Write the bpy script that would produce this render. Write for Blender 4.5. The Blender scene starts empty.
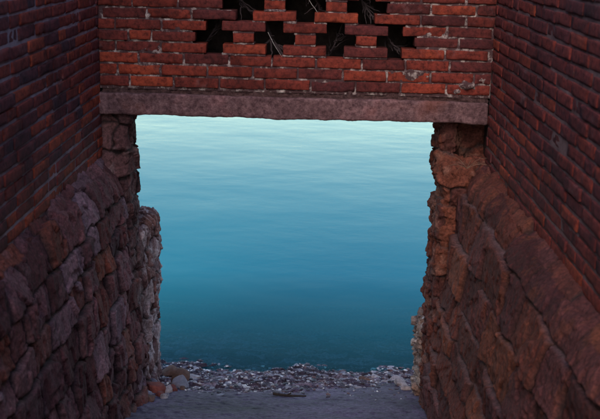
import bpy, math, random
import numpy as np
from mathutils import Matrix, Vector

R = math.radians
random.seed(7)
rng = np.random.default_rng(7)
scene = bpy.context.scene
COL = scene.collection

# ------------------------------------------------------------------ camera
CAM = Vector((0.0, 0.0, 2.66))
YAW, PITCH, ROLL = R(-0.6), R(15.35), R(1.5)
fw = Vector((math.sin(YAW) * math.cos(PITCH), math.cos(YAW) * math.cos(PITCH), -math.sin(PITCH)))
rt = Vector((math.cos(YAW), -math.sin(YAW), 0))
up = rt.cross(fw)
rt, up = (math.cos(ROLL) * rt + math.sin(ROLL) * up), (-math.sin(ROLL) * rt + math.cos(ROLL) * up)
cd = bpy.data.cameras.new("camera")
co = bpy.data.objects.new("camera", cd)
COL.objects.link(co)
m = Matrix.Identity(4)
for i in range(3):
    m[i][0], m[i][1], m[i][2], m[i][3] = rt[i], up[i], -fw[i], CAM[i]
co.matrix_world = m
cd.sensor_width = 36.0
cd.lens = 60.0
cd.clip_start, cd.clip_end = 0.05, 5000
cd.dof.use_dof = True
cd.dof.focus_distance = 6.1
cd.dof.aperture_fstop = 4.5
scene.camera = co

# ------------------------------------------------------------------ light
SUN_EL, SUN_AZ = R(38), R(192)          # azimuth clockwise from +Y (the sea)
w = bpy.data.worlds.new("World")
scene.world = w
w.use_nodes = True
nt = w.node_tree
bg = nt.nodes["Background"]
sky = nt.nodes.new("ShaderNodeTexSky")
sky.sky_type = 'NISHITA'
sky.sun_disc = False
sky.sun_elevation = SUN_EL
sky.sun_rotation = SUN_AZ
sky.air_density = 1.5
sky.dust_density = 1.4
sky.ozone_density = 2.5
nt.links.new(sky.outputs[0], bg.inputs[0])
bg.inputs[1].default_value = 0.15
sd = bpy.data.lights.new("sun", 'SUN')
sd.energy = 0.5
sd.angle = R(30)
sd.color = (1.0, 0.86, 0.72)
so = bpy.data.objects.new("sun", sd)
COL.objects.link(so)
to_sun = Vector((math.sin(SUN_AZ) * math.cos(SUN_EL), math.cos(SUN_AZ) * math.cos(SUN_EL), math.sin(SUN_EL)))
so.rotation_euler = to_sun.to_track_quat('Z', 'Y').to_euler()
so.location = (0, -3, 8)
scene.view_settings.view_transform = 'Standard'
scene.view_settings.look = 'None'
scene.view_settings.exposure = 1.0
scene.view_settings.gamma = 1.0
scene.view_settings.use_curve_mapping = False

# ------------------------------------------------------------------ helpers
def link(o, parent=None):
    COL.objects.link(o)
    if parent is not None:
        o.parent = parent
    return o

def tag(o, label=None, cat=None, group=None, kind=None):
    if label: o["label"] = label
    if cat:
        o["category"] = cat
        o["kind"] = "thing"
    if group: o["group"] = group
    if kind: o["kind"] = kind
    return o

def empty(name, loc=(0, 0, 0)):
    o = bpy.data.objects.new(name, None)
    o.empty_display_size = 0.1
    o.location = loc
    return link(o)

def mesh_obj(name, V, F, mat, parent=None, col=None, smooth=True):
    """V (n,3) world coords, F (m,4) or (m,3) ints"""
    V = np.asarray(V, np.float32); F = np.asarray(F, np.int32)
    if parent is not None:
        V = V - np.array(parent.location, np.float32)
    me = bpy.data.meshes.new(name)
    k = F.shape[1]
    me.vertices.add(len(V)); me.vertices.foreach_set("co", V.ravel())
    me.loops.add(F.size); me.loops.foreach_set("vertex_index", F.ravel())
    me.polygons.add(len(F))
    me.polygons.foreach_set("loop_start", np.arange(0, F.size, k, dtype=np.int32))
    me.polygons.foreach_set("loop_total", np.full(len(F), k, np.int32))
    me.polygons.foreach_set("use_smooth", np.full(len(F), smooth, bool))
    me.update(calc_edges=True)
    me.validate()
    if col is not None:
        a = me.color_attributes.new("Col", 'FLOAT_COLOR', 'POINT')
        c = np.ones((len(V), 4), np.float32); c[:, :3] = col
        a.data.foreach_set("color", c.ravel())
    me.materials.append(mat)
    o = bpy.data.objects.new(name, me)
    return link(o, parent)

def hsh(*ks):
    h = np.uint32(2166136261)
    with np.errstate(over='ignore'):
        for k in ks:
            k = np.asarray(k).astype(np.int64).astype(np.uint32)
            h = (h ^ k) * np.uint32(16777619)
            h = h ^ (h >> np.uint32(13))
            h = h * np.uint32(0x5bd1e995)
            h = h ^ (h >> np.uint32(15))
    return h.astype(np.float64) / 4294967295.0

def vnoise(P, seed=0):
    i = np.floor(P).astype(np.int64); f = P - i
    u = f * f * (3 - 2 * f)
    out = 0
    for dx in (0, 1):
        for dy in (0, 1):
            for dz in (0, 1):
                wgt = (u[:, 0] if dx else 1 - u[:, 0]) * (u[:, 1] if dy else 1 - u[:, 1]) * (u[:, 2] if dz else 1 - u[:, 2])
                out = out + wgt * hsh(i[:, 0] + dx, i[:, 1] + dy, i[:, 2] + dz, seed)
    return out * 2 - 1

def fbm(P, sc, octv=4, seed=0, gain=0.5):
    P = np.asarray(P, float) * sc
    a, s, t = 1.0, 0, 0
    for o in range(octv):
        s = s + a * vnoise(P, seed + 17 * o); t += a
        P = P * 2.03 + 5.1; a *= gain
    return s / t

def sstep(a, b, x):
    t = np.clip((x - a) / (b - a), 0, 1)
    return t * t * (3 - 2 * t)

def facet(P, sc, seed, tilt=0.5):
    """broken rock: every cell of a 3-D Voronoi is a flat chip with a slope of its own"""
    Q = np.asarray(P, float) * sc
    b = np.floor(Q).astype(np.int64)
    best = np.full(len(Q), 9.0); val = np.zeros(len(Q))
    for dx in (-1, 0, 1):
        for dy in (-1, 0, 1):
            for dz in (-1, 0, 1):
                c = b + np.array([dx, dy, dz])
                h = [hsh(c[:, 0], c[:, 1], c[:, 2], seed + q) for q in range(3)]
                r = Q - (c + np.stack(h, 1))
                d = (r ** 2).sum(1)
                m_ = d < best
                g = np.stack([hsh(c[:, 0], c[:, 1], c[:, 2], seed + 5 + q) - 0.5 for q in range(3)], 1)
                v = (hsh(c[:, 0], c[:, 1], c[:, 2], seed + 9) - 0.5) + 2 * tilt * (g * r).sum(1)
                val = np.where(m_, v, val); best = np.where(m_, d, best)
    return val

def grid_faces(n, mm, flip=False):
    i = np.arange(n * mm).reshape(n, mm)
    a, b, c, d = i[:-1, :-1].ravel(), i[1:, :-1].ravel(), i[1:, 1:].ravel(), i[:-1, 1:].ravel()
    return np.stack([a, d, c, b] if flip else [a, b, c, d], 1)

def merge(parts):
    Vs, Fs, off = [], [], 0
    for V, F in parts:
        Vs.append(V); Fs.append(F + off); off += len(V)
    return np.concatenate(Vs), np.concatenate(Fs)

# ------------------------------------------------------------------ materials
def new_mat(name):
    mt = bpy.data.materials.new(name)
    mt.use_nodes = True
    n = mt.node_tree
    p = n.nodes["Principled BSDF"]
    p.inputs["Roughness"].default_value = 0.85
    p.inputs["Specular IOR Level"].default_value = 0.35
    return mt, n, p

def N(n, kind, **kw):
    nd = n.nodes.new(kind)
    for k, v in kw.items():
        if k in nd.inputs.keys():
            nd.inputs[k].default_value = v
        else:
            setattr(nd, k, v)
    return nd

def ramp(n, stops, interp='LINEAR'):
    r = n.nodes.new("ShaderNodeValToRGB")
    r.color_ramp.interpolation = interp
    e = r.color_ramp.elements
    while len(e) > 1: e.remove(e[-1])
    e[0].position, e[0].color = stops[0][0], (*stops[0][1], 1)
    for p, c in stops[1:]:
        x = e.new(p); x.color = (*c, 1)
    return r

def mixc(n, a, b, fac, mode='MIX'):
    mx = n.nodes.new("ShaderNodeMix"); mx.data_type = 'RGBA'; mx.blend_type = mode
    for s, v in ((mx.inputs[6], a), (mx.inputs[7], b), (mx.inputs[0], fac)):
        if hasattr(v, "is_output"): n.links.new(v, s)
        else: s.default_value = v if not isinstance(v, tuple) else (*v, 1)
    return mx.outputs[2]

def add_bump(n, p, coord, layers, strength=0.6, dist=0.01):
    prev = None
    for sc, amt in layers:
        t = N(n, "ShaderNodeTexNoise", Scale=sc, Detail=6.0, Roughness=0.65)
        n.links.new(coord, t.inputs["Vector"])
        b = N(n, "ShaderNodeBump", Strength=strength, Distance=amt)
        n.links.new(t.outputs[0], b.inputs["Height"])
        if prev: n.links.new(prev, b.inputs["Normal"])
        prev = b.outputs[0]
    n.links.new(prev, p.inputs["Normal"])

def brick_mat(name, stops):
    mt, n, p = new_mat(name)
    geo = N(n, "ShaderNodeNewGeometry"); tc = N(n, "ShaderNodeTexCoord")
    r = ramp(n, stops)
    # per-brick kiln colour, drifting a little inside each brick
    t = N(n, "ShaderNodeTexNoise", Scale=9.0, Detail=5.0, Roughness=0.6)
    n.links.new(tc.outputs["Object"], t.inputs["Vector"])
    ma = N(n, "ShaderNodeMath", operation='MULTIPLY_ADD'); ma.inputs[1].default_value = 0.42; ma.inputs[2].default_value = -0.21
    n.links.new(t.outputs[0], ma.inputs[0])
    ad = N(n, "ShaderNodeMath", operation='ADD', use_clamp=True)
    n.links.new(geo.outputs["Random Per Island"], ad.inputs[0]); n.links.new(ma.outputs[0], ad.inputs[1])
    n.links.new(ad.outputs[0], r.inputs[0])
    # soot and old mortar film
    t2 = N(n, "ShaderNodeTexNoise", Scale=34.0, Detail=8.0, Roughness=0.7)
    n.links.new(tc.outputs["Object"], t2.inputs["Vector"])
    r2 = ramp(n, [(0.34, (0.30, 0.26, 0.32)), (0.55, (1, 1, 1)), (0.8, (1.35, 1.25, 1.2))])
    n.links.new(t2.outputs[0], r2.inputs[0])
    c = mixc(n, r.outputs[0], r2.outputs[0], 1.0, 'MULTIPLY')
    t3 = N(n, "ShaderNodeTexNoise", Scale=14.0, Detail=9.0, Roughness=0.75)
    n.links.new(tc.outputs["Object"], t3.inputs["Vector"])
    r3 = ramp(n, [(0.60, (0, 0, 0)), (0.74, (0.35, 0.35, 0.35))])
    n.links.new(t3.outputs[0], r3.inputs[0])
    c = mixc(n, c, (0.19, 0.12, 0.13), r3.outputs[0])
    t4 = N(n, "ShaderNodeTexNoise", Scale=2.6, Detail=7.0, Roughness=0.65)
    n.links.new(tc.outputs["Object"], t4.inputs["Vector"])
    r4 = ramp(n, [(0.36, (0.48, 0.44, 0.50)), (0.52, (1, 1, 1)), (0.70, (1.2, 1.12, 1.1))])
    n.links.new(t4.outputs[0], r4.inputs[0])
    c = mixc(n, c, r4.outputs[0], 1.0, 'MULTIPLY')
    t5 = N(n, "ShaderNodeTexNoise", Scale=4.3, Detail=12.0, Roughness=0.78)
    n.links.new(tc.outputs["Object"], t5.inputs["Vector"])
    r5 = ramp(n, [(0.58, (0, 0, 0)), (0.72, (0.5, 0.5, 0.5))])
    n.links.new(t5.outputs[0], r5.inputs[0])
    c = mixc(n, c, (0.26, 0.17, 0.18), r5.outputs[0])
    n.links.new(c, p.inputs["Base Color"])
    add_bump(n, p, tc.outputs["Object"], [(60, 0.005), (260, 0.0022)], 0.9)
    return mt

M = {}
M["brick"] = brick_mat("kiln brick", [(0.0, (0.11, 0.024, 0.027)), (0.25, (0.15, 0.028, 0.025)), (0.50, (0.22, 0.036, 0.025)),
                                      (0.80, (0.26, 0.040, 0.025)), (0.94, (0.31, 0.049, 0.027)), (1.0, (0.38, 0.064, 0.030))])
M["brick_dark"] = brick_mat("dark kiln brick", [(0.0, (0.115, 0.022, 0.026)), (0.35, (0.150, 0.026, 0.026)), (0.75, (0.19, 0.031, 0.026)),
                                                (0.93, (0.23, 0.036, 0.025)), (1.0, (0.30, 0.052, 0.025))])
M["brick_mottled"] = brick_mat("mottled brick", [(0.0, (0.070, 0.028, 0.040)), (0.10, (0.12, 0.026, 0.032)), (0.50, (0.18, 0.031, 0.028)),
                                                 (0.82, (0.24, 0.040, 0.026)), (1.0, (0.36, 0.062, 0.028))])

def mortar_mat(name, dark, pale, lo=0.45, hi=0.68, sc=7.0):
    mt, n, p = new_mat(name)
    tc = N(n, "ShaderNodeTexCoord")
    t = N(n, "ShaderNodeTexNoise", Scale=sc, Detail=8.0, Roughness=0.7)
    n.links.new(tc.outputs["Object"], t.inputs["Vector"])
    r = ramp(n, [(lo, dark), (hi, pale)])
    n.links.new(t.outputs[0], r.inputs[0])
    n.links.new(r.outputs[0], p.inputs["Base Color"])
    p.inputs["Roughness"].default_value = 0.95
    add_bump(n, p, tc.outputs["Object"], [(90, 0.004), (300, 0.002)], 0.8)
    return mt
M["mortar"] = mortar_mat("lime mortar", (0.085, 0.042, 0.046), (0.62, 0.50, 0.48), 0.50, 0.66, 20.0)
M["mortar_blue"] = mortar_mat("grey mortar", (0.14, 0.10, 0.13), (0.34, 0.27, 0.32), 0.32, 0.62)
M["mortar_red"] = mortar_mat("reddish mortar", (0.10, 0.055, 0.060), (0.27, 0.17, 0.17), 0.4, 0.7)

def col_mat(name, bump=((45, 0.008), (170, 0.004)), rough=0.9, grain=(0.35, 1.7), gscale=70.0):
    """albedo per stone from the mesh, broken up by mineral grain"""
    mt, n, p = new_mat(name)
    tc = N(n, "ShaderNodeTexCoord")
    at = N(n, "ShaderNodeVertexColor", layer_name="Col")
    t = N(n, "ShaderNodeTexNoise", Scale=gscale, Detail=9.0, Roughness=0.75)
    n.links.new(tc.outputs["Object"], t.inputs["Vector"])
    r = ramp(n, [(0.33, (grain[0],) * 3), (0.5, (0.95,) * 3), (0.68, (grain[1],) * 3)])
    n.links.new(t.outputs[0], r.inputs[0])
    c = mixc(n, at.outputs[0], r.outputs[0], 1.0, 'MULTIPLY')
    n.links.new(c, p.inputs["Base Color"])
    p.inputs["Roughness"].default_value = rough
    add_bump(n, p, tc.outputs["Object"], bump, 0.9)
    return mt
M["stone"] = col_mat("rubble stone")
M["ground"] = col_mat("shore ground", bump=((30, 0.006), (140, 0.004)), rough=0.75, gscale=40.0)

def plain_mat(name, a, b, scale=25.0, rough=0.9, bump=((40, 0.006), (180, 0.003))):
    mt, n, p = new_mat(name)
    tc = N(n, "ShaderNodeTexCoord")
    t = N(n, "ShaderNodeTexNoise", Scale=scale, Detail=9.0, Roughness=0.7)
    n.links.new(tc.outputs["Object"], t.inputs["Vector"])
    r = ramp(n, [(0.32, a), (0.68, b)])
    n.links.new(t.outputs[0], r.inputs[0])
    n.links.new(r.outputs[0], p.inputs["Base Color"])
    p.inputs["Roughness"].default_value = rough
    add_bump(n, p, tc.outputs["Object"], bump, 0.9)
    return mt
M["lintel"] = plain_mat("old concrete", (0.085, 0.036, 0.044), (0.36, 0.20, 0.21), 48.0, 0.95, ((60, 0.010), (210, 0.006)))
def age_lintel(mt):
    n = mt.node_tree; p = n.nodes["Principled BSDF"]
    src = p.inputs["Base Color"].links[0].from_socket
    tc = N(n, "ShaderNodeTexCoord")
    t = N(n, "ShaderNodeTexNoise", Scale=5.0, Detail=9.0, Roughness=0.7); n.links.new(tc.outputs["Object"], t.inputs["Vector"])
    r = ramp(n, [(0.36, (0.6, 0.55, 0.58)), (0.52, (1, 1, 1)), (0.66, (1.3, 1.15, 1.15))]); n.links.new(t.outputs[0], r.inputs[0])
    c = mixc(n, src, r.outputs[0], 1.0, 'MULTIPLY')
    t2 = N(n, "ShaderNodeTexNoise", Scale=2.4, Detail=8.0, Roughness=0.7); n.links.new(tc.outputs["Object"], t2.inputs["Vector"])
    r2 = ramp(n, [(0.56, (0, 0, 0)), (0.70, (0.6, 0.6, 0.6))]); n.links.new(t2.outputs[0], r2.inputs[0])
    c = mixc(n, c, (0.20, 0.062, 0.040), r2.outputs[0])
    wv = N(n, "ShaderNodeTexNoise", Scale=6.0, Detail=5.0); n.links.new(tc.outputs["Object"], wv.inputs["Vector"])
    ad = n.nodes.new("ShaderNodeMix"); ad.data_type = 'VECTOR'; ad.inputs[0].default_value = 0.12
    n.links.new(tc.outputs["Object"], ad.inputs[4]); n.links.new(wv.outputs[1], ad.inputs[5])
    v = N(n, "ShaderNodeTexVoronoi", feature='DISTANCE_TO_EDGE', Scale=3.6); n.links.new(ad.outputs[1], v.inputs["Vector"])
    r3 = ramp(n, [(0.004, (0.22, 0.2, 0.22)), (0.014, (1, 1, 1))]); n.links.new(v.outputs[0], r3.inputs[0])
    n.links.new(mixc(n, c, r3.outputs[0], 0.12, 'MULTIPLY'), p.inputs["Base Color"])
age_lintel(M["lintel"])
M["bedding"] = plain_mat("crumbling bed mortar", (0.035, 0.015, 0.018), (0.19, 0.10, 0.10), 45.0, 0.95, ((40, 0.010), (160, 0.005)))
M["dark_plaster"] = plain_mat("very dark plaster", (0.03, 0.02, 0.022), (0.07, 0.05, 0.05))  # near-black plaster shared by the wall cores and the box behind the openings
M["twig"] = plain_mat("dry stalk", (0.025, 0.016, 0.019), (0.075, 0.052, 0.06), 60.0)
M["wood"] = plain_mat("wet wood", (0.02, 0.015, 0.015), (0.06, 0.04, 0.035), 60.0)
M["straw"] = plain_mat("dry grass", (0.12, 0.06, 0.04), (0.28, 0.17, 0.12), 60.0)
M["wire"] = plain_mat("pale wire", (0.55, 0.5, 0.5), (0.75, 0.7, 0.7), 60.0)
M["lime"] = plain_mat("lime crust", (0.35, 0.28, 0.28), (0.75, 0.68, 0.66), 60.0)
M["rock_red"] = plain_mat("red rock", (0.09, 0.022, 0.024), (0.22, 0.060, 0.048), 18.0)
M["rock_pale"] = plain_mat("pale rock", (0.15, 0.12, 0.14), (0.50, 0.42, 0.44), 22.0)
M["rock_grey"] = plain_mat("grey rock", (0.12, 0.11, 0.15), (0.27, 0.24, 0.29), 18.0)
M["rock_brown"] = plain_mat("brown rock", (0.06, 0.035, 0.03), (0.19, 0.10, 0.08), 18.0)

def gravel_mat():
    mt, n, p = new_mat("loose stones")
    geo = N(n, "ShaderNodeNewGeometry"); tc = N(n, "ShaderNodeTexCoord")
    r = ramp(n, [(0.0, (0.025, 0.021, 0.034)), (0.35, (0.085, 0.066, 0.09)), (0.5, (0.14, 0.062, 0.062)), (0.65, (0.17, 0.165, 0.22)), (0.85, (0.30, 0.27, 0.32)), (1.0, (0.78, 0.70, 0.70))])
    n.links.new(geo.outputs["Random Per Island"], r.inputs[0])
    n.links.new(r.outputs[0], p.inputs["Base Color"])
    p.inputs["Roughness"].default_value = 0.6
    add_bump(n, p, tc.outputs["Object"], [(120, 0.004)], 0.8)
    return mt
M["gravel"] = gravel_mat()

def water_mat():
    mt, n, p = new_mat("sea water")
    n.nodes.remove(p)
    out = n.nodes["Material Output"]
    tc = N(n, "ShaderNodeTexCoord")
    body = N(n, "ShaderNodeBsdfDiffuse", Color=(0.0003, 0.185, 0.245, 1))
    gl = N(n, "ShaderNodeBsdfGlossy", Color=(1.0, 0.95, 0.72, 1), Roughness=0.07)
    fr = N(n, "ShaderNodeFresnel", IOR=1.333)
    prev = None
    for sc, amt, stretch, rot in ((0.7, 0.014, 0.7, 24), (3.2, 0.0012, 0.7, -20), (13.0, 0.0007, 0.6, 16), (34.0, 0.0005, 0.65, -10)):
        mp = N(n, "ShaderNodeMapping"); mp.inputs["Scale"].default_value = (stretch, 1, 1); mp.inputs["Rotation"].default_value = (0, 0, R(rot))
        n.links.new(tc.outputs["Object"], mp.inputs[0])
        t = N(n, "ShaderNodeTexNoise", Scale=sc, Detail=3.0, Roughness=0.5)
        n.links.new(mp.outputs[0], t.inputs["Vector"])
        b = N(n, "ShaderNodeBump", Strength=1.0, Distance=amt)
        n.links.new(t.outputs[0], b.inputs["Height"])
        if sc > 3:                                   # cat's paws: ripples come and go with the breeze
            wp = N(n, "ShaderNodeTexNoise", Scale=0.45 + 0.02 * sc, Detail=3.0); n.links.new(tc.outputs["Object"], wp.inputs["Vector"])
            wr = N(n, "ShaderNodeMapRange"); wr.inputs[1].default_value = 0.36; wr.inputs[2].default_value = 0.66; wr.inputs[3].default_value = 0.15; wr.inputs[4].default_value = 1.6
            n.links.new(wp.outputs[0], wr.inputs[0]); n.links.new(wr.outputs[0], b.inputs["Strength"])
        if prev: n.links.new(prev, b.inputs["Normal"])
        prev = b.outputs[0]
    for nd in (gl, fr): n.links.new(prev, nd.inputs["Normal"])
    pw = N(n, "ShaderNodeMath", operation='POWER'); pw.inputs[1].default_value = 2.5
    n.links.new(fr.outputs[0], pw.inputs[0])
    ml = N(n, "ShaderNodeMath", operation='MULTIPLY', use_clamp=True); ml.inputs[1].default_value = 6.3
    n.links.new(pw.outputs[0], ml.inputs[0])
    # clear in the shallows over the stones, opaque blue where it is deep
    sx = N(n, "ShaderNodeSeparateXYZ"); n.links.new(tc.outputs["Object"], sx.inputs[0])
    mr = N(n, "ShaderNodeMapRange"); mr.inputs[1].default_value = 6.85; mr.inputs[2].default_value = 9.2; mr.inputs[3].default_value = 0.12; mr.inputs[4].default_value = 1.0
    n.links.new(sx.outputs[1], mr.inputs[0])
    tr = N(n, "ShaderNodeBsdfTransparent", Color=(0.50, 0.82, 0.90, 1))
    m1 = N(n, "ShaderNodeMixShader"); n.links.new(mr.outputs[0], m1.inputs[0]); n.links.new(tr.outputs[0], m1.inputs[1]); n.links.new(body.outputs[0], m1.inputs[2])
    m2 = N(n, "ShaderNodeMixShader"); n.links.new(ml.outputs[0], m2.inputs[0]); n.links.new(m1.outputs[0], m2.inputs[1]); n.links.new(gl.outputs[0], m2.inputs[2])
    n.links.new(m2.outputs[0], out.inputs[0])
    return mt
M["water"] = water_mat()

# ------------------------------------------------------------------ setting: ground, water
def path_z(y):
    y = np.asarray(y, float)
    z = -0.1 + 0.29 * (5.6 - y)
    z = np.where(y > 6.97, -0.497 - 0.16 * (y - 6.97), z)
    return np.where(y < 1.2, -0.1 + 0.29 * 4.4 + 0.02 * (1.2 - y), z)

def ground_h(x, y):
    x, y = np.asarray(x, float), np.asarray(y, float)
    P = np.stack([x, y, np.zeros_like(x)], 1)
    # the broken band of rubble between the cement path and the water
    edge = 5.93 + 0.52 * sstep(-0.2, 0.75, x) + 0.10 * fbm(P, 2.1, 3, 5)
    rub = sstep(edge - 0.14, edge + 0.16, y + 0.07 * fbm(P, 7.0, 3, 15))
    z = path_z(y)
    rows = fbm(P * np.array([0.55, 1.8, 1]), 9.0, 5, 11, 0.62)
    z = z + rub * (-0.018 + 0.040 * rows + 0.022 * fbm(P, 3.0, 2, 3) + 0.022 * facet(P * np.array([0.55, 1.0, 1.0]), 16.0, 61, 0.8)) + (1 - rub) * (0.016 * fbm(P, 5.0, 4, 8) + 0.008 * fbm(P, 30, 3, 9) - 0.010 * np.maximum(facet(P * np.array([1, 1, 0]), 5.0, 33, 0.3) - 0.2, 0))
    return z, rub, rows

xs = np.arange(-1.75, 1.6, 0.011); ys = np.arange(3.2, 8.2, 0.011)
X, Y = np.meshgrid(xs, ys, indexing='ij'); x, y = X.ravel(), Y.ravel()
z, rub, rows = ground_h(x, y)
P = np.stack([x, y, z], 1)
n1 = fbm(P, 3.0, 5, 21)[:, None]; n2 = fbm(P * np.array([0.5, 1.6, 1]), 16.0, 4, 31)[:, None]
cement = np.array([0.078, 0.054, 0.100]) * (1 + 0.85 * n1 + 0.4 * n2)
rubc = np.where(n2 > 0.12, np.array([0.22, 0.17, 0.23]), np.array([0.065, 0.042, 0.068])) * (1 + 0.5 * n1)
gc = cement * (1 - rub[:, None]) + rubc * rub[:, None]
gc = gc * (1 - 0.40 * sstep(-0.36, -0.5, z))[:, None]      # wet stone by the waterline
path = mesh_obj("path", P, grid_faces(len(xs), len(ys)), M["ground"], None, np.clip(gc, 0.01, 0.8))
tag(path, "cement path sloping down to the water between the stone walls", "path", kind="structure")

gx = np.concatenate([np.linspace(-900, -4, 24), np.linspace(-3.2, 3.2, 17), np.linspace(4, 900, 24)])
gy = np.concatenate([np.linspace(-60, 0, 10), np.linspace(0.6, 12, 24), np.geomspace(14, 2400, 20)])
X, Y = np.meshgrid(gx, gy, indexing='ij'); x, y = X.ravel(), Y.ravel()
z = np.maximum(path_z(y), -5.0) - 0.10
P = np.stack([x, y, z], 1)
n1 = fbm(P, 0.7, 4, 3)[:, None]
gr = mesh_obj("ground", P, grid_faces(len(gx), len(gy)), M["ground"], None, np.clip(np.array([0.12, 0.10, 0.10]) * (1 + 0.4 * n1), 0.01, 1))
tag(gr, "rocky ground under the shore and the sea", "ground", kind="structure")

V = np.array([[-1500, 6.3, -0.5], [1500, 6.3, -0.5], [1500, 2600, -0.5], [-1500, 2600, -0.5]])
wt = mesh_obj("water", V, np.array([[0, 1, 2, 3]]), M["water"])
tag(wt, "calm teal sea beyond the passage", "water", kind="structure")

# ------------------------------------------------------------------ bricks
def brick_template(nx, ny, nz):
    def ax(n):
        return np.concatenate([[-1, -0.9], np.linspace(-0.9, 0.9, n)[1:-1], [0.9, 1]])
    A = [ax(nx), ax(ny), ax(nz)]
    parts = []
    for axis in range(3):
        o = [k for k in range(3) if k != axis]
        for s in (-1, 1):
            U, W = np.meshgrid(A[o[0]], A[o[1]], indexing='ij')
            P = np.zeros((U.size, 3)); P[:, o[0]] = U.ravel(); P[:, o[1]] = W.ravel(); P[:, axis] = s
            f = grid_faces(U.shape[0], U.shape[1], flip=(s < 0) ^ (axis == 1))
            parts.append((P, f))
    V, F = merge(parts)
    key = np.round(V, 4)
    u, idx, inv = np.unique(key, axis=0, return_index=True, return_inverse=True)
    return V[idx], inv.ravel()[F]

TV, TF = brick_template(8, 3, 4)

def bricks_mesh(C, H, seed, rot=0.006, rough=1.0):
    """C (B,3) centres, H (B,3) half sizes, in wall space: u along, d depth (towards viewer +), v up"""
    B = len(C); r = np.random.default_rng(seed)
    rad = 0.0035
    p = TV[None] * H[:, None, :]
    aT = np.abs(TV)[None]
    p = np.where((aT > 0.89) & (aT < 0.99), np.sign(TV)[None] * (H[:, None, :] - 1.15 * rad), p)
    inn = np.clip(p, -(H - rad)[:, None], (H - rad)[:, None])
    d = p - inn; L = np.linalg.norm(d, axis=2, keepdims=True)
    nrm = d / np.maximum(L, 1e-9)
    p = inn + nrm * np.minimum(L, rad)
    a = r.normal(0, rot, (B, 3))
    p = p + np.cross(a[:, None, :], p)
    p = p + C[:, None, :]
    q = p.reshape(-1, 3) + np.repeat(r.uniform(0, 50, (B, 1)), len(TV), 0).reshape(-1, 1)
    nr = nrm.reshape(-1, 3)
    edge = (np.abs(nr) > 0.3).sum(1) > 1
    disp = 0.0030 * fbm(q, 22.0, 3, seed) + 0.0015 * fbm(q, 80.0, 2, seed + 1)
    chip = np.minimum(fbm(q, 28.0, 3, seed + 2) + 0.12, 0) * 0.016
    disp = disp * rough + np.where(edge, chip, 0.25 * np.minimum(chip + 0.002, 0)) * rough
    p = p.reshape(-1, 3) + nr * disp[:, None]
    F = (TF[None] + (np.arange(B) * len(TV))[:, None, None]).reshape(-1, 4)
    return p, F

PITCHV = 0.0615
BH = 0.0255

def course_bricks(u0, u1, v, r, jit=0.004, off=0.0, pattern="stretcher"):
    out = []
    u = u0 - off
    while u < u1:
        L = 0.24 + r.normal(0, 0.006)
        if pattern == "mixed" and r.random() < 0.25: L = 0.118
        a, b = max(u, u0), min(u + L, u1)
        if b - a > 0.03:
            dd = -r.uniform(0.0, 0.0018) if r.random() < 0.05 else 0.0      # a weathered-back brick here and there
            out.append(((a + b) / 2, dd + r.normal(-0.001, jit), v + r.normal(0, 0.0014), (b - a) / 2))
        u += L + 0.010 + abs(r.normal(0, 0.002))
    return out

def frame(o, a, n):
    """wall space (u,d,v) -> world"""
    o, a, n = np.array(o, float), np.array(a, float), np.array(n, float)
    def T(P):
        return o + P[:, :1] * a + P[:, 1:2] * n + P[:, 2:3] * np.array([0, 0, 1.0])
    return T

def mortar_sheet(u0, u1, v0, v1, res, seed, depth=0.010, amp=0.008, smear=0.014, keep=None, spots=()):
    us = np.arange(u0, u1 + res, res); vs = np.arange(v0, v1 + res, res)
    U, W = np.meshgrid(us, vs, indexing='ij'); P = np.stack([U.ravel(), np.zeros(U.size), W.ravel()], 1)
    n = fbm(P, 30.0, 4, seed)
    s = np.maximum(fbm(P * np.array([0.6, 1, 1.4]), 11.0, 5, seed + 5) - 0.20, 0) * 2.2
    d = -depth + amp * n + smear * s
    for su, sv, sr, sh in spots:
        q = np.hypot((P[:, 0] - su) / sr, (P[:, 2] - sv) / (sr * 0.7)) + 0.6 * fbm(P, 45.0, 3, seed + 9)
        d = d + sh * sstep(1.0, 0.3, q)
    P[:, 1] = d
    F = grid_faces(len(us), len(vs))
    if keep is not None:
        c = P[F].mean(1)
        F = F[keep(c[:, 0], c[:, 2])]
    return P, F

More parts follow.
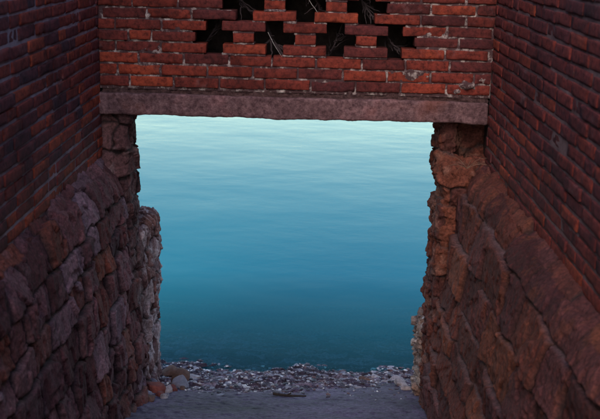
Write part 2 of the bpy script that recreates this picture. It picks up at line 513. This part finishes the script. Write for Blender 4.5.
# ---- side walls (left, right), each with its stone base
LEDGE = 1.41
def side_wall(side, mat, mmat, seed, label):
    s = -1 if side == "l" else 1
    xa, ya = (-1.285, 0.0) if s < 0 else (1.072, 0.0)
    xb, yb = (-1.202, 5.6) if s < 0 else (0.989, 5.6)
    dv = np.array([xb - xa, yb - ya, 0]); dv /= np.linalg.norm(dv)
    nrm = np.array([-s * dv[1], s * dv[0], 0])
    if nrm[0] * -s < 0: nrm = -nrm
    root = empty("brick_wall", (xb, yb, 0))
    tag(root, label, "wall", "brick side walls of the passage")
    T = frame((xa, ya, 0), dv, nrm)
    r = np.random.default_rng(seed)
    C, H = [], []
    k, v = 0, LEDGE + 0.02
    while v < 4.2:
        near = 1.8
        off = (0.12 if k % 2 else 0.0) + r.uniform(0, 0.05)
        for (u, d, vv, h) in course_bricks(near, 5.62, v, r, 0.0022, off, "mixed"):
            if s > 0 and abs(u - 3.42) < 0.14 and abs(vv - 2.30) < 0.03:
                d -= 0.03                      # the broken brick high in the wall
            C.append((u, d - 0.055, vv)); H.append((h, 0.055, 0.0240))
        v += PITCHV; k += 1
    P, F = bricks_mesh(np.array(C), np.array(H), seed)
    mesh_obj("brickwork", T(P), F, mat, root, smooth=True)
    spots = []
    P, F = mortar_sheet(1.8, 5.62, LEDGE - 0.05, 4.2, 0.012, seed + 3, 0.0076, 0.0022, 0.0, None, spots)
    mesh_obj("mortar", T(P), F, mmat, root)
    # core of the wall, run on unseen past the camera to cut skylight and out under the gallery
    bx = np.array([[-3.5, -0.14, 0.9], [6.35, -0.14, 0.9], [6.35, -0.14, 4.5], [-3.5, -0.14, 4.5],
                   [-3.5, -0.03, 0.9], [6.35, -0.03, 0.9], [6.35, -0.03, 4.5], [-3.5, -0.03, 4.5]])
    f = np.array([[0, 1, 2, 3], [7, 6, 5, 4], [0, 4, 5, 1], [1, 5, 6, 2], [2, 6, 7, 3], [3, 7, 4, 0]])
    mesh_obj("wall_core", T(bx), f, M["dark_plaster"], root, smooth=False)
    return root, T, nrm

LW, TL, NL = side_wall("l", M["brick_mottled"], M["mortar_blue"], 101,
    "brick side wall of mottled red and blackish bricks with bluish mortar, above purplish rubble stones")
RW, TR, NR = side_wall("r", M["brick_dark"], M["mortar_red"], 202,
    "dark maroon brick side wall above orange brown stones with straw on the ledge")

# ---- lattice wall over the opening
X0, X1, YW = -1.205, 0.988, 5.6
ZL = 2.007                                     # underside of the lattice
CX1 = [-0.3965, -0.0565, 0.2835]               # piers of the lower crosses
CX2 = [-0.2265, 0.1135]
def lat_rows():
    """solid intervals per lattice row"""
    A = [(X0, -0.606)] + [(c - 0.12, c + 0.12) for c in CX1] + [(0.485, X1)]
    Bh = [(X0, -0.667)] + [(c - 0.0575, c + 0.0575) for c in CX1] + [(0.552, X1)]
    Cc = [(X0, -0.44)] + [(c - 0.12, c + 0.12) for c in CX2] + [(0.327, X1)]
    D = [(X0, -0.516)] + [(c - 0.0575, c + 0.0575) for c in CX2] + [(0.392, X1)]
    return [A, Bh, A, Cc, D, Cc]
LAT = lat_rows()
wall = empty("lattice_wall", (0, YW, 1.65))
tag(wall, "red brick wall pierced by cross shaped openings, carried on a rough concrete lintel", "wall")
T = frame((0, YW, 0), (1, 0, 0), (0, -1, 0))
r = np.random.default_rng(5)
C, H = [], []
CL, HL = [], []
def add_course(v, u0, u1, off):
    for (u, d, vv, h) in course_bricks(u0, u1, v, r, 0.003, off):
        C.append((u, d - 0.0575, vv)); H.append((h, 0.0575, BH + (0.0015 if v < ZL else 0.0)))
for k in (1, 2, 3):
    add_course(ZL - 0.0655 * (k - 0.5), X0, X1, (0.02, 0.145, 0.075)[k - 1])
for k, row in enumerate(LAT):
    v = ZL + PITCHV * (k + 0.5)
    for j, (a, b) in enumerate(row):
        if j == 0:      # solid end on the left: lay from the opening outwards
            u = b
            while u > a:
                L = (0.24 if r.random() > 0.15 else 0.118) + r.normal(0, 0.004); lo = max(u - L, a)
                if u - lo > 0.03:
                    C.append(((u + lo) / 2, -0.0575 + r.normal(-0.001, 0.003), v + r.normal(0, 0.001))); H.append(((u - lo) / 2, 0.0575, BH))
                u -= L + 0.01
        elif j == len(row) - 1:
            for (u, d, vv, h) in course_bricks(a, b, v, r, 0.003, 0.0):
                C.append((u, d - 0.0575, vv)); H.append((h, 0.0575, BH))
        else:
            CL.append(((a + b) / 2 + r.normal(0, 0.003), -0.0575 + r.normal(0.001, 0.003), v + r.normal(0, 0.001))); HL.append(((b - a) / 2, 0.0575, BH))
for k in range(6, 14):
    add_course(ZL + PITCHV * (k + 0.5), X0, X1, 0.12 if k % 2 else 0.0)
P, F = bricks_mesh(np.array(C), np.array(H), 31, 0.007, 1.5)
mesh_obj("brickwork", T(P), F, M["brick"], wall)
P, F = bricks_mesh(np.array(CL), np.array(HL), 57, 0.010)
mesh_obj("lattice_bricks", T(P), F, M["brick"], wall)
def keep(u, v):
    ok = np.ones(len(u), bool)
    for k, row in enumerate(LAT):
        lo, hi = ZL + PITCHV * k - (0.012 if k in (0,) else 0.005), ZL + PITCHV * (k + 1) + 0.005
        inside = np.zeros(len(u), bool)
        for j, (a, b) in enumerate(row):
            if j == 0: inside |= u < b - 0.012
            elif j == len(row) - 1: inside |= u > a + 0.012
        ok &= ~((v > lo) & (v < hi) & ~inside)
    return ok
P, F = mortar_sheet(X0, X1, 1.80, 2.87, 0.0075, 77, 0.0095, 0.0065, 0.004, keep,
                    [(0.86, 1.865, 0.045, 0.028), (0.80, 1.835, 0.03, 0.02), (0.55, 1.93, 0.10, 0.008)])
mesh_obj("mortar", T(P), F, M["mortar"], wall)
# mortar beds between the lattice bricks
C, H = [], []
for k in range(6):
    below = LAT[k - 1][1:-1] if k else [(X0, X1)]
    for (a, b) in LAT[k][1:-1]:
        for (c, d) in below:
            lo, hi = max(a, c), min(b, d)
            if hi - lo > 0.02:
                C.append(((lo + hi) / 2, -0.058, ZL + PITCHV * k)); H.append(((hi - lo) / 2 + 0.002, 0.054, 0.0075))
P, F = bricks_mesh(np.array(C), np.array(H), 91, 0.004, 1.6)
mesh_obj("mortar_bed", T(P), F, M["mortar"], wall)
# the lintel: a cast beam with worn arrises and a thick uneven mortar bed on top
def beam(x0, x1, d0, d1, z0, z1, res, rad, amp, seed):
    parts = []
    nx, nd, nz = int((x1 - x0) / res) + 1, int((d1 - d0) / res) + 1, int((z1 - z0) / res) + 1
    A = [np.linspace(x0, x1, nx), np.linspace(d0, d1, nd), np.linspace(z0, z1, nz)]
    lo, hi = np.array([x0, d0, z0]) + rad, np.array([x1, d1, z1]) - rad
    for axis in range(3):
        o = [k for k in range(3) if k != axis]
        for s in (0, -1):
            U, W = np.meshgrid(A[o[0]], A[o[1]], indexing='ij')
            P = np.zeros((U.size, 3)); P[:, o[0]] = U.ravel(); P[:, o[1]] = W.ravel(); P[:, axis] = A[axis][s]
            parts.append((P, grid_faces(U.shape[0], U.shape[1], flip=(s == 0) ^ (axis == 1))))
    V, F = merge(parts)
    u, idx, inv = np.unique(np.round(V, 5), axis=0, return_index=True, return_inverse=True)
    V, F = V[idx], inv.ravel()[F]
    inn = np.clip(V, lo, hi); d = V - inn; L = np.linalg.norm(d, axis=1, keepdims=True); n = d / np.maximum(L, 1e-9)
    V = inn + n * np.minimum(L, rad)
    return V, n, F
V, n, F = beam(X0 - 0.012, X1 - 0.003, -0.30, 0.014, 1.652, 1.775, 0.010, 0.012, 0.006, 4)
V = V + n * (0.006 * fbm(V, 14.0, 4, 4) + 0.003 * fbm(V, 70.0, 3, 6) - 0.012 * np.maximum(fbm(V, 7.0, 4, 8) - 0.25, 0))[:, None]
V[:, 2] += 0.006 * fbm(V * np.array([1, 0, 0]), 3.0, 3, 12)
mesh_obj("lintel", T(V), F, M["lintel"], wall)
V, n, F = beam(X0 + 0.004, X1 - 0.004, -0.10, -0.016, 1.758, 1.822, 0.008, 0.012, 0.008, 14)
V = V + n * (0.016 * fbm(V, 16.0, 4, 14) + 0.010 * fbm(V, 60.0, 3, 16) - 0.02 * np.maximum(fbm(V, 8.0, 3, 18) - 0.1, 0))[:, None]
mesh_obj("bedding_mortar", T(V), F, M["bedding"], wall)

# ---- closed gallery added behind the openings to keep them dark
def boxes(bl):
    Vs = []
    for (x0, y0, z0, x1, y1, z1) in bl:
        V = np.array([[x0, y0, z0], [x1, y0, z0], [x1, y1, z0], [x0, y1, z0], [x0, y0, z1], [x1, y0, z1], [x1, y1, z1], [x0, y1, z1]], float)
        F = np.array([[0, 3, 2, 1], [4, 5, 6, 7], [0, 1, 5, 4], [1, 2, 6, 5], [2, 3, 7, 6], [3, 0, 4, 7]])
        Vs.append((V, F))
    return merge(Vs)
gal = empty("enclosure", (-0.1, 6.05, 1.66))
tag(gal, "dark closed gallery added behind the cross shaped openings to keep them dark", "enclosure")
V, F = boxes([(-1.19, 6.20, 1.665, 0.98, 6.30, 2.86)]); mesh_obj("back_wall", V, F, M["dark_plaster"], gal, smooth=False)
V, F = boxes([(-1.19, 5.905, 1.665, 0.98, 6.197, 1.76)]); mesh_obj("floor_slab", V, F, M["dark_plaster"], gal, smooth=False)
V, F = boxes([(-1.19, 5.57, 2.875, 0.98, 6.32, 2.97)]); mesh_obj("roof_slab", V, F, M["lintel"], gal, smooth=False)  # unseen lid, added to shut the sky out of the openings

# ------------------------------------------------------------------ rubble stone
def stonify(P, Nn, S):
    sd = S["seed"]
    wp = S.get("warp", 0.03)
    Wv = np.stack([fbm(P, S.get("wfreq", 5.0), 3, sd + 1), fbm(P, S.get("wfreq", 5.0), 3, sd + 2), fbm(P, S.get("wfreq", 5.0), 3, sd + 3)], 1)
    Q = P + wp * Wv
    r = np.random.default_rng(sd)
    e = [-1.2]
    while e[-1] < 3.0: e.append(e[-1] + S["rowh"] * r.uniform(0.6, 1.45))
    e = np.array(e)
    k = np.clip(np.searchsorted(e, Q[:, 2]) - 1, 0, len(e) - 2)
    dz = np.minimum(Q[:, 2] - e[k], e[k + 1] - Q[:, 2])
    rowhh = e[k + 1] - e[k]
    def cells(c, L, salt):
        Lk = L * (0.7 + 0.7 * hsh(k, salt, sd))
        t = (c + 7 * hsh(k, salt + 1, sd)) / Lk
        i = np.floor(t).astype(np.int64)
        bj = lambda j: j + 0.5 * (hsh(j, k, salt + 2, sd) - 0.5)
        i = np.where(t < bj(i), i - 1, i); i = np.where(t >= bj(i + 1), i + 1, i)
        a, b = bj(i), bj(i + 1)
        return i, np.minimum(t - a, b - t) * Lk, ((t - a) / (b - a) - 0.5) * 2
    iy, dy, ty = cells(Q[:, 1], S["len"], 11)
    ix, dx, tx = cells(Q[:, 0], S.get("wid", 0.3), 29)
    K = 0.5
    an = np.abs(Nn)
    dh = dz + K * an[:, 2] ** 6
    d = np.minimum(np.minimum(dh, dy + K * an[:, 1] ** 6), dx + K * an[:, 0] ** 6)
    rnd = hsh(k, iy, ix, sd)
    prof = sstep(0.0, S.get("edge", 0.03), d)
    tz = ((Q[:, 2] - e[k]) / rowhh - 0.5) * 2
    tilt = (hsh(k, iy, ix, sd + 4) - 0.5) * ty + (hsh(k, iy, ix, sd + 5) - 0.5) * tz
    dome = -0.5 * (ty ** 2 * an[:, 0] + tx ** 2 * an[:, 1] + tz ** 2)
    disp = -S["depth"] * (1 - prof) + prof * (S["amp"] * (rnd - 0.5) + S.get("tilt", 0.03) * tilt + S.get("dome", 0.012) * dome)
    rg = S.get("rough", 1.0)
    Pw = P + 0.012 * np.stack([fbm(P, 22.0, 3, sd + 21), fbm(P, 22.0, 3, sd + 22), fbm(P, 22.0, 3, sd + 23)], 1)
    asp = np.array([1, 1, S.get("asp", 0.8)])
    fc = facet(Pw * asp, S.get("fs", 9.0), sd + 24)
    disp += rg * (0.020 * fc + 0.010 * facet(Pw * asp, 26.0, sd + 25) + 0.005 * fbm(P, 50.0, 4, sd + 8, 0.65))
    if S.get("ridge"):
        disp += S["ridge"] * (1 - 2 * np.abs(fbm(P * np.array([1, 1, 0.45]), 17.0, 4, sd + 12)))
    pal = np.array(S["pal"]); pick = hsh(k, iy, ix, sd + 9)
    f = pick * (len(pal) - 1); i0 = np.floor(f).astype(int); i1 = np.minimum(i0 + 1, len(pal) - 1); tt = (f - i0)[:, None]
    c = pal[i0] * (1 - tt) + pal[i1] * tt
    c = c * (1 + 0.40 * fbm(P, 14.0, 5, sd + 10, 0.65)[:, None]) * (1 + 0.3 * fc[:, None])
    if S.get("lichen") is not None:
        la, lc, ll = S["lichen"]
        mk = sstep(0.02, 0.22, fbm(P * np.array([1, 1, 0.6]), 13.0, 5, sd + 14, 0.65) + ll)[:, None] * la
        c = c * (1 - mk) + np.array(lc) * mk
    mort = (1 - sstep(0.0, S.get("jw", 0.014), d))[:, None]
    c = c * (1 - mort) + np.where((dh <= d + 0.004)[:, None], np.array(S["joint"]), np.array(S.get("vjoint", S["joint"]))) * mort * (1 + 0.4 * fbm(P, 25.0, 3, sd + 11)[:, None])
    return P + Nn * disp[:, None], np.clip(c, 0.008, 0.85)

def profile_sheet(prof, ya, yb, res, xfun):
    """prof: polyline of (offset from brick plane, z); extruded along y"""
    pr = np.array(prof, float)
    seg = np.hypot(*np.diff(pr, axis=0).T); L = np.concatenate([[0], np.cumsum(seg)])
    t = np.arange(0, L[-1], res)
    o, zz = np.interp(t, L, pr[:, 0]), np.interp(t, L, pr[:, 1])
    ker = np.ones(9) / 9                          # soften the shoulders
    pad = lambda a: np.convolve(np.pad(a, 4, mode='edge'), ker, 'valid')
    o, zz = pad(o), pad(zz)
    do, dz = np.gradient(o), np.gradient(zz); l = np.hypot(do, dz); do, dz = do / l, dz / l
    ys = np.arange(ya, yb, res)
    return t, o, zz, do, dz, ys

def stone_base(prof, ya, yb, res, s, S, parent, name="stone_base"):
    t, o, zz, do, dz, ys = profile_sheet(prof, ya, yb, res, None)
    O, Yg = np.meshgrid(o, ys, indexing='ij'); Zg = np.meshgrid(zz, ys, indexing='ij')[0]
    plane = (-1.285 + 0.083 * Yg / 5.6) if s < 0 else (1.072 - 0.083 * Yg / 5.6)
    P = np.stack([(plane - s * O).ravel(), Yg.ravel(), Zg.ravel()], 1)
    DO, DZ = np.meshgrid(do, ys, indexing='ij')[0].ravel(), np.meshgrid(dz, ys, indexing='ij')[0].ravel()
    nn = np.stack([-s * DZ, np.zeros_like(DO), -DO], 1)     # outward: towards the passage / up
    if S.get("flat"):                                    # ledge stones lie flatter
        pass
    P2, c = stonify(P, nn, S)
    return mesh_obj(name, P2, grid_faces(len(t), len(ys), flip=(s > 0)), M["stone"], parent, c)

SL = dict(seed=41, rowh=0.155, len=0.25, wid=0.35, warp=0.05, wfreq=7.0, depth=0.028, amp=0.026, tilt=0.03, dome=0.002, edge=0.012, jw=0.014, rough=0.85, asp=0.6,
          pal=[(0.070, 0.021, 0.027), (0.13, 0.042, 0.046), (0.18, 0.075, 0.088), (0.070, 0.022, 0.030), (0.23, 0.13, 0.165), (0.18, 0.046, 0.032), (0.09, 0.028, 0.034), (0.15, 0.054, 0.058)],
          joint=(0.028, 0.018, 0.020), lichen=(0.25, (0.24, 0.14, 0.16), -0.12))
stone_base([(0.29, -0.6), (0.22, 0.3), (0.165, 0.85), (0.115, 1.22), (0.075, 1.33), (0.0, LEDGE + 0.005), (-0.03, LEDGE + 0.01)], 2.4, 5.60, 0.0075, -1, SL, LW)
SR = dict(seed=57, rowh=0.17, len=0.34, wid=0.4, warp=0.032, wfreq=5.5, depth=0.026, amp=0.034, tilt=0.04, dome=0.002, edge=0.013, jw=0.016, rough=0.58, asp=1.2,
          pal=[(0.065, 0.017, 0.018), (0.10, 0.026, 0.023), (0.18, 0.052, 0.030), (0.062, 0.017, 0.019), (0.115, 0.034, 0.034), (0.14, 0.035, 0.024), (0.08, 0.022, 0.022)],
          joint=(0.13, 0.075, 0.08), vjoint=(0.035, 0.018, 0.018), lichen=(0.35, (0.22, 0.062, 0.030), -0.14))
stone_base([(0.30, -0.6), (0.26, 0.3), (0.205, 0.8), (0.135, 1.25), (0.095, 1.36), (0.0, LEDGE + 0.025), (-0.03, LEDGE + 0.03)], 2.4, 5.60, 0.0075, 1, SR, RW)

def rough_block(x0, x1, y0, y1, z0, z1, res, rad, S, batter=0.0, lean=(0, 0)):
    V, n, F = beam(x0, x1, y0, y1, z0, z1, res, rad, 0, 0)
    h = (z1 - V[:, 2])
    cx = (x0 + x1) / 2
    V[:, 0] += np.sign(V[:, 0] - cx) * batter * h
    P, c = stonify(V, n, S)
    return P, F, c

def block_thing(name, label, cat, loc, P, F, c, group=None, part=None):
    o = mesh_obj(name, P - np.array(loc), F, M["stone"], None, c)
    o.location = loc
    tag(o, label, cat, group)
    return o

SPL = dict(SL, seed=63, rowh=0.17, len=0.20, wid=0.2, warp=0.06, wfreq=8.0, depth=0.022, amp=0.030, tilt=0.02, dome=0.003, edge=0.014, rough=1.1, ridge=0.005, fs=13.0,
           pal=[(0.06, 0.024, 0.028), (0.13, 0.055, 0.058), (0.17, 0.075, 0.075), (0.09, 0.038, 0.042)], lichen=(0.5, (0.26, 0.18, 0.18), -0.04))
P, F, c = rough_block(-1.45, -1.055, 5.625, 5.93, -0.5, 1.655, 0.008, 0.05, SPL, 0.018)
block_thing("stone_pier", "purplish rubble pier under the dark end of the lintel, beside the pale stub wall", "stone pier", (-1.25, 5.72, -0.2), P, F, c, "stone piers under the lintel")
SPR = dict(SR, seed=71, rowh=0.16, len=0.18, wid=0.18, warp=0.06, wfreq=8.0, depth=0.020, amp=0.030, tilt=0.02, dome=0.003, edge=0.014, jw=0.010, rough=1.1, ridge=0.005, fs=13.0,
           pal=[(0.11, 0.030, 0.024), (0.19, 0.054, 0.032), (0.075, 0.023, 0.023), (0.17, 0.046, 0.029), (0.10, 0.033, 0.031)], joint=(0.07, 0.045, 0.045), lichen=(0.4, (0.34, 0.17, 0.13), -0.04))
P, F, c = rough_block(0.735, 0.842, 5.66, 5.98, 1.25, 1.658, 0.007, 0.04, SPR)
P1, F1, c1 = rough_block(0.745, 1.20, 5.54, 5.96, -0.5, 1.42, 0.008, 0.05, SPR, 0.010)
P2, F2, c2 = rough_block(0.86, 1.20, 5.84, 5.97, 1.30, 1.655, 0.012, 0.03, SPR)
PP, FF = merge([(P, F), (P1, F1), (P2, F2)]); cc = np.concatenate([c, c1, c2])
block_thing("stone_pier", "orange brown rubble pier with a dark hollow under the lintel, beside dark maroon brickwork", "stone pier", (0.97, 5.75, -0.2), PP, FF, cc, "stone piers under the lintel")

SSL = dict(SPL, seed=83, rowh=0.20, len=0.2, rough=1.2, ridge=0.006, fs=14.0, pal=[(0.17, 0.080, 0.088), (0.28, 0.17, 0.18), (0.38, 0.27, 0.28), (0.18, 0.080, 0.08), (0.30, 0.15, 0.12)], lichen=(0.75, (0.58, 0.46, 0.49), -0.04))  # pale tones hold the sea light in the stone colour, along with lichen
P, F, c = rough_block(-1.40, -1.015, 5.90, 6.42, -0.7, 0.885, 0.007, 0.05, SSL, 0.01)
block_thing("stub_wall", "pale sea-lit weathered rubble stub wall stepping down toward the sea, taller of the two stubs", "wall", (-1.2, 6.16, -0.3), P, F, c, "rubble stub walls at the water")
SSR = dict(SPR, seed=97, rough=1.6, pal=[(0.22, 0.14, 0.12), (0.36, 0.26, 0.23), (0.28, 0.16, 0.12), (0.40, 0.31, 0.28)], lichen=(0.6, (0.50, 0.42, 0.40), 0.0))  # sea light is mixed into this paler palette too, with lichen over it
P, F, c = rough_block(0.735, 1.15, 5.93, 6.36, -0.7, 0.26, 0.007, 0.05, SSR, 0.012)
block_thing("stub_wall", "low pinkish rubble stub wall at the foot of the orange brown pier", "wall", (0.95, 6.15, -0.3), P, F, c, "rubble stub walls at the water")

# ------------------------------------------------------------------ loose rocks, gravel
def ico(n=3):
    import bmesh
    bm = bmesh.new(); bmesh.ops.create_icosphere(bm, subdivisions=n, radius=1.0)
    V = np.array([v.co for v in bm.verts]); F = np.array([[v.index for v in f.verts] for f in bm.faces]); bm.free()
    return V, F
I4V, I4F = ico(4); I1V, I1F = ico(1)

def rock_shape(size, seed, flat=0.6, rotz=0.0):
    r = np.random.default_rng(seed)
    V = I4V.copy()
    for _ in range(12):                               # broken faces
        nrm = r.normal(size=3); nrm /= np.linalg.norm(nrm); h = r.uniform(0.42, 0.78)
        d = V @ nrm - h
        V = V - np.maximum(d, 0)[:, None] * nrm * 0.95
    V = V + I4V * (0.07 * fbm(I4V + seed, 2.0, 4, seed) + 0.05 * fbm(I4V + seed, 9.0, 3, seed))[:, None]
    V = V * np.array(size)
    c, s = math.cos(rotz), math.sin(rotz)
    return np.stack([c * V[:, 0] - s * V[:, 1], s * V[:, 0] + c * V[:, 1], V[:, 2]], 1)

def ground_at(x, y):
    return float(ground_h(np.array([x]), np.array([y]))[0][0])

def rock(x, y, size, mat, label, group=None, seed=0, rotz=0.0, sink=0.35):
    zg = ground_at(x, y)
    V = rock_shape(size, seed, rotz=rotz)
    o = mesh_obj("rock", V, I4F, M[mat], None)
    o.location = (x, y, zg + size[2] * (1 - 2 * sink) * 0.6)
    tag(o, label, "rock", group)
    return o

G1 = "loose rocks at the foot of the pale stub wall"
rock(-0.955, 5.80, (0.085, 0.08, 0.07), "rock_red", "dark red rock lying at the foot of the purplish pier", G1, 1)
rock(-0.865, 5.79, (0.045, 0.05, 0.05), "rock_pale", "pale pinkish rock between the dark red rock and the path", G1, 2)
rock(-0.845, 5.86, (0.04, 0.04, 0.05), "rock_red", "small upright red chip beside the pale pinkish rock", G1, 3)
rock(-0.83, 5.98, (0.075, 0.09, 0.085), "rock_grey", "smooth grey domed rock, largest beside the path", G1, 4)
rock(-0.85, 6.20, (0.095, 0.08, 0.09), "rock_brown", "brown angular rock behind the grey domed rock", G1, 5)
rock(-0.83, 6.42, (0.12, 0.08, 0.055), "rock_pale", "flat pale slab lying nearest the water by the stub wall", G1, 6)
rock(-0.97, 6.52, (0.08, 0.07, 0.06), "rock_brown", "dark brown stone half behind the stub wall at the waterline", G1, 7)
rock(-0.98, 5.62, (0.05, 0.05, 0.05), "rock_grey", "bluish grey rock at the lower edge of the rock pile", G1, 8)
rock(-1.0, 5.95, (0.05, 0.06, 0.06), "rock_grey", "grey stone wedged between stub wall and domed rock", G1, 9)
for i, (x, y, sx, mt_, lab) in enumerate([
        (-0.90, 5.66, 0.048, "rock_red", "rust coloured rock just below the bluish grey rock"),
        (-0.86, 5.60, 0.034, "rock_pale", "pinkish chip on the near edge of the rock pile"),
        (-0.93, 5.50, 0.055, "rock_brown", "brown rock lowest in the pile, against the purple rubble"),
        (-0.79, 5.90, 0.030, "rock_brown", "small brown chip out on the path beside the domed rock"),
        (-0.86, 5.69, 0.030, "rock_grey", "small grey chip between rust coloured and pale pinkish rocks")]):
    rock(x, y, (sx, sx * 0.9, sx * 0.8), mt_, lab, G1, 60 + i, rotz=i * 1.1)
G2 = "pale rocks at the foot of the low pinkish stub wall"
for i, (x, y, sx, sy, sz, lab) in enumerate([
        (0.66, 6.35, 0.055, 0.05, 0.04, "pale rock pressed against the low pinkish stub wall"),
        (0.56, 6.52, 0.07, 0.05, 0.04, "broad pale rock in the middle of the cluster by the low stub"),
        (0.66, 6.62, 0.06, 0.05, 0.045, "pale rock farthest toward the water beside the low stub"),
        (0.42, 6.56, 0.05, 0.04, 0.03, "brownish rock on the open side of the pale cluster"),
        (0.67, 6.16, 0.045, 0.04, 0.035, "small pale rock nearest the path below the low stub"),
        (0.68, 6.47, 0.05, 0.05, 0.05, "tallest pale rock leaning on the low stub wall"),
        (0.50, 6.68, 0.06, 0.04, 0.03, "wet pale rock at the waterline of the cluster")]):
    rock(x, y, (sx, sy, sz), "rock_brown" if i == 3 else "rock_pale", lab, G2, 30 + i, rotz=i * 0.7)

# loose stones of the rubble band: far too many to count
nst = 7500
x = rng.uniform(-1.1, 0.82, nst * 2); y = 5.7 + 1.35 * rng.random(nst * 2) ** 0.75
zz, rb, _ = ground_h(x, y)
ok = rng.random(len(x)) < np.clip(rb, 0.08, 1)
x, y, zz = x[ok][:nst], y[ok][:nst], zz[ok][:nst]
sz = 0.003 + 0.014 * rng.random(len(x)) ** 5
V = I1V[None] * (sz[:, None, None] * np.stack([rng.uniform(0.9, 1.9, len(x)), rng.uniform(0.7, 1.3, len(x)), rng.uniform(0.35, 0.7, len(x))], 1)[:, None, :])
V = V * rng.uniform(0.7, 1.25, (len(x), len(I1V), 1))
ang = rng.uniform(0, math.pi, len(x)); c, s = np.cos(ang)[:, None], np.sin(ang)[:, None]
V = np.stack([c * V[..., 0] - s * V[..., 1], s * V[..., 0] + c * V[..., 1], V[..., 2]], 2) + np.stack([x, y, zz + sz * 0.25], 1)[:, None]
F = (I1F[None] + (np.arange(len(x)) * len(I1V))[:, None, None]).reshape(-1, 3)
g = mesh_obj("gravel", V.reshape(-1, 3), F, M["gravel"], None, smooth=False)
tag(g, "broken stones and shells strewn along the waterline", "gravel", kind="stuff")

# ------------------------------------------------------------------ sticks, twigs, wires, straw
def tube(pts, radii, n=7):
    pts = np.array(pts, float); m_ = len(pts)
    t = np.gradient(pts, axis=0); t /= np.linalg.norm(t, axis=1, keepdims=True)
    a = np.cross(t, np.array([0.31, 0.2, 0.93])); a /= np.linalg.norm(a, axis=1, keepdims=True); b = np.cross(t, a)
    th = np.linspace(0, 2 * math.pi, n, endpoint=False)
    V = pts[:, None] + np.array(radii)[:, None, None] * (np.cos(th)[None, :, None] * a[:, None] + np.sin(th)[None, :, None] * b[:, None])
    F = []
    for i in range(m_ - 1):
        for j in range(n):
            F.append([i * n + j, i * n + (j + 1) % n, (i + 1) * n + (j + 1) % n, (i + 1) * n + j])
    return V.reshape(-1, 3), np.array(F)

def stalk(name, label, cat, p0, p1, rad, mat, group=None, seed=0, side=4, bow=0.03):
    r = np.random.default_rng(seed)
    p0, p1 = np.array(p0, float), np.array(p1, float)
    t = np.linspace(0, 1, 9)[:, None]
    pts = p0 + (p1 - p0) * t + np.sin(t * math.pi) * r.normal(0, bow, 3) + r.normal(0, bow * 0.08, (9, 3))
    parts = [tube(pts, np.linspace(rad, rad * 0.5, 9))]
    for k in range(side):
        i = r.integers(2, 7); L = np.linalg.norm(p1 - p0) * r.uniform(0.2, 0.45)
        d = (p1 - p0) / np.linalg.norm(p1 - p0) + r.normal(0, 0.5, 3); d /= np.linalg.norm(d)
        q = pts[i] + d * L * np.linspace(0, 1, 6)[:, None] + r.normal(0, 0.004, (6, 3))
        parts.append(tube(q, np.linspace(rad * 0.6, rad * 0.25, 6), 6))
    V, F = merge(parts)
    o = mesh_obj(name, V - p0, F, M[mat]); o.location = p0
    return tag(o, label, cat, group)

GT = "dry branches behind the cross shaped openings"
yb = 5.79
for i, (xa, za, xb, zb, rd, lab) in enumerate([
        (-0.66, 2.00, -0.50, 2.22, 0.006, "dry branch behind the first low opening, nearest the mottled side wall"),
        (-0.30, 2.20, -0.16, 1.98, 0.013, "thick greyish branch slanting behind the second low opening"),
        (0.05, 1.98, 0.16, 2.21, 0.006, "thin upright branch behind the third low opening"),
        (0.36, 2.20, 0.53, 2.00, 0.010, "pale slanting branch behind the fourth low opening, nearest the maroon side wall"),
        (-0.50, 2.40, -0.31, 2.19, 0.009, "branch slanting behind the first upper opening"),
        (-0.10, 2.38, 0.03, 2.20, 0.009, "grey branch behind the middle upper opening with the wire"),
        (0.23, 2.39, 0.36, 2.19, 0.008, "forked branch behind the last upper opening")]):
    stalk("dry_branch", lab, "branch", (xa, yb, za), (xb, yb - 0.06, zb), rd, "twig", GT, 300 + i, 13, 0.02)
stalk("wire", "pale beaded wire crossing the second low opening in front of a thick branch", "wire", (-0.265, 5.66, 2.13), (-0.18, 5.63, 1.995), 0.0012, "wire", "pale wires in the openings", 5, 0, 0.004)
stalk("wire", "pale wire drooping across the middle upper opening", "wire", (-0.07, 5.66, 2.36), (0.035, 5.63, 2.225), 0.0012, "wire", "pale wires in the openings", 6, 0, 0.01)

xk, yk = -0.2, 5.86
stalk("driftwood_stick", "dark driftwood stick lying across the cement path", "stick", (-0.20, 5.76, ground_at(-0.20, 5.76) + 0.016), (0.01, 5.79, ground_at(0.01, 5.79) + 0.016), 0.010, "wood", None, 9, 2, 0.004)
parts = []
r = np.random.default_rng(12)
for k in range(8):
    p = np.array([0.86, 5.40, LEDGE + 0.03]) + r.normal(0, [0.003, 0.003, 0.001])
    d = r.normal(0, [1, 1, 0.25]); d /= np.linalg.norm(d); d[2] = abs(d[2])
    parts.append(tube(p + d * 0.13 * np.linspace(0, 1, 6)[:, None] + np.array([0, 0, 1]) * (0.02 * np.sin(np.linspace(0, 3.1, 6)))[:, None], np.linspace(0.0018, 0.0008, 6), 5))
V, F = merge(parts)
sg = mesh_obj("dry_grass", V - np.array([0.86, 5.40, LEDGE]), F, M["straw"]); sg.location = (0.86, 5.40, LEDGE)
tag(sg, "tuft of dry straw lying on the orange brown stone ledge below the lintel", "dry grass")
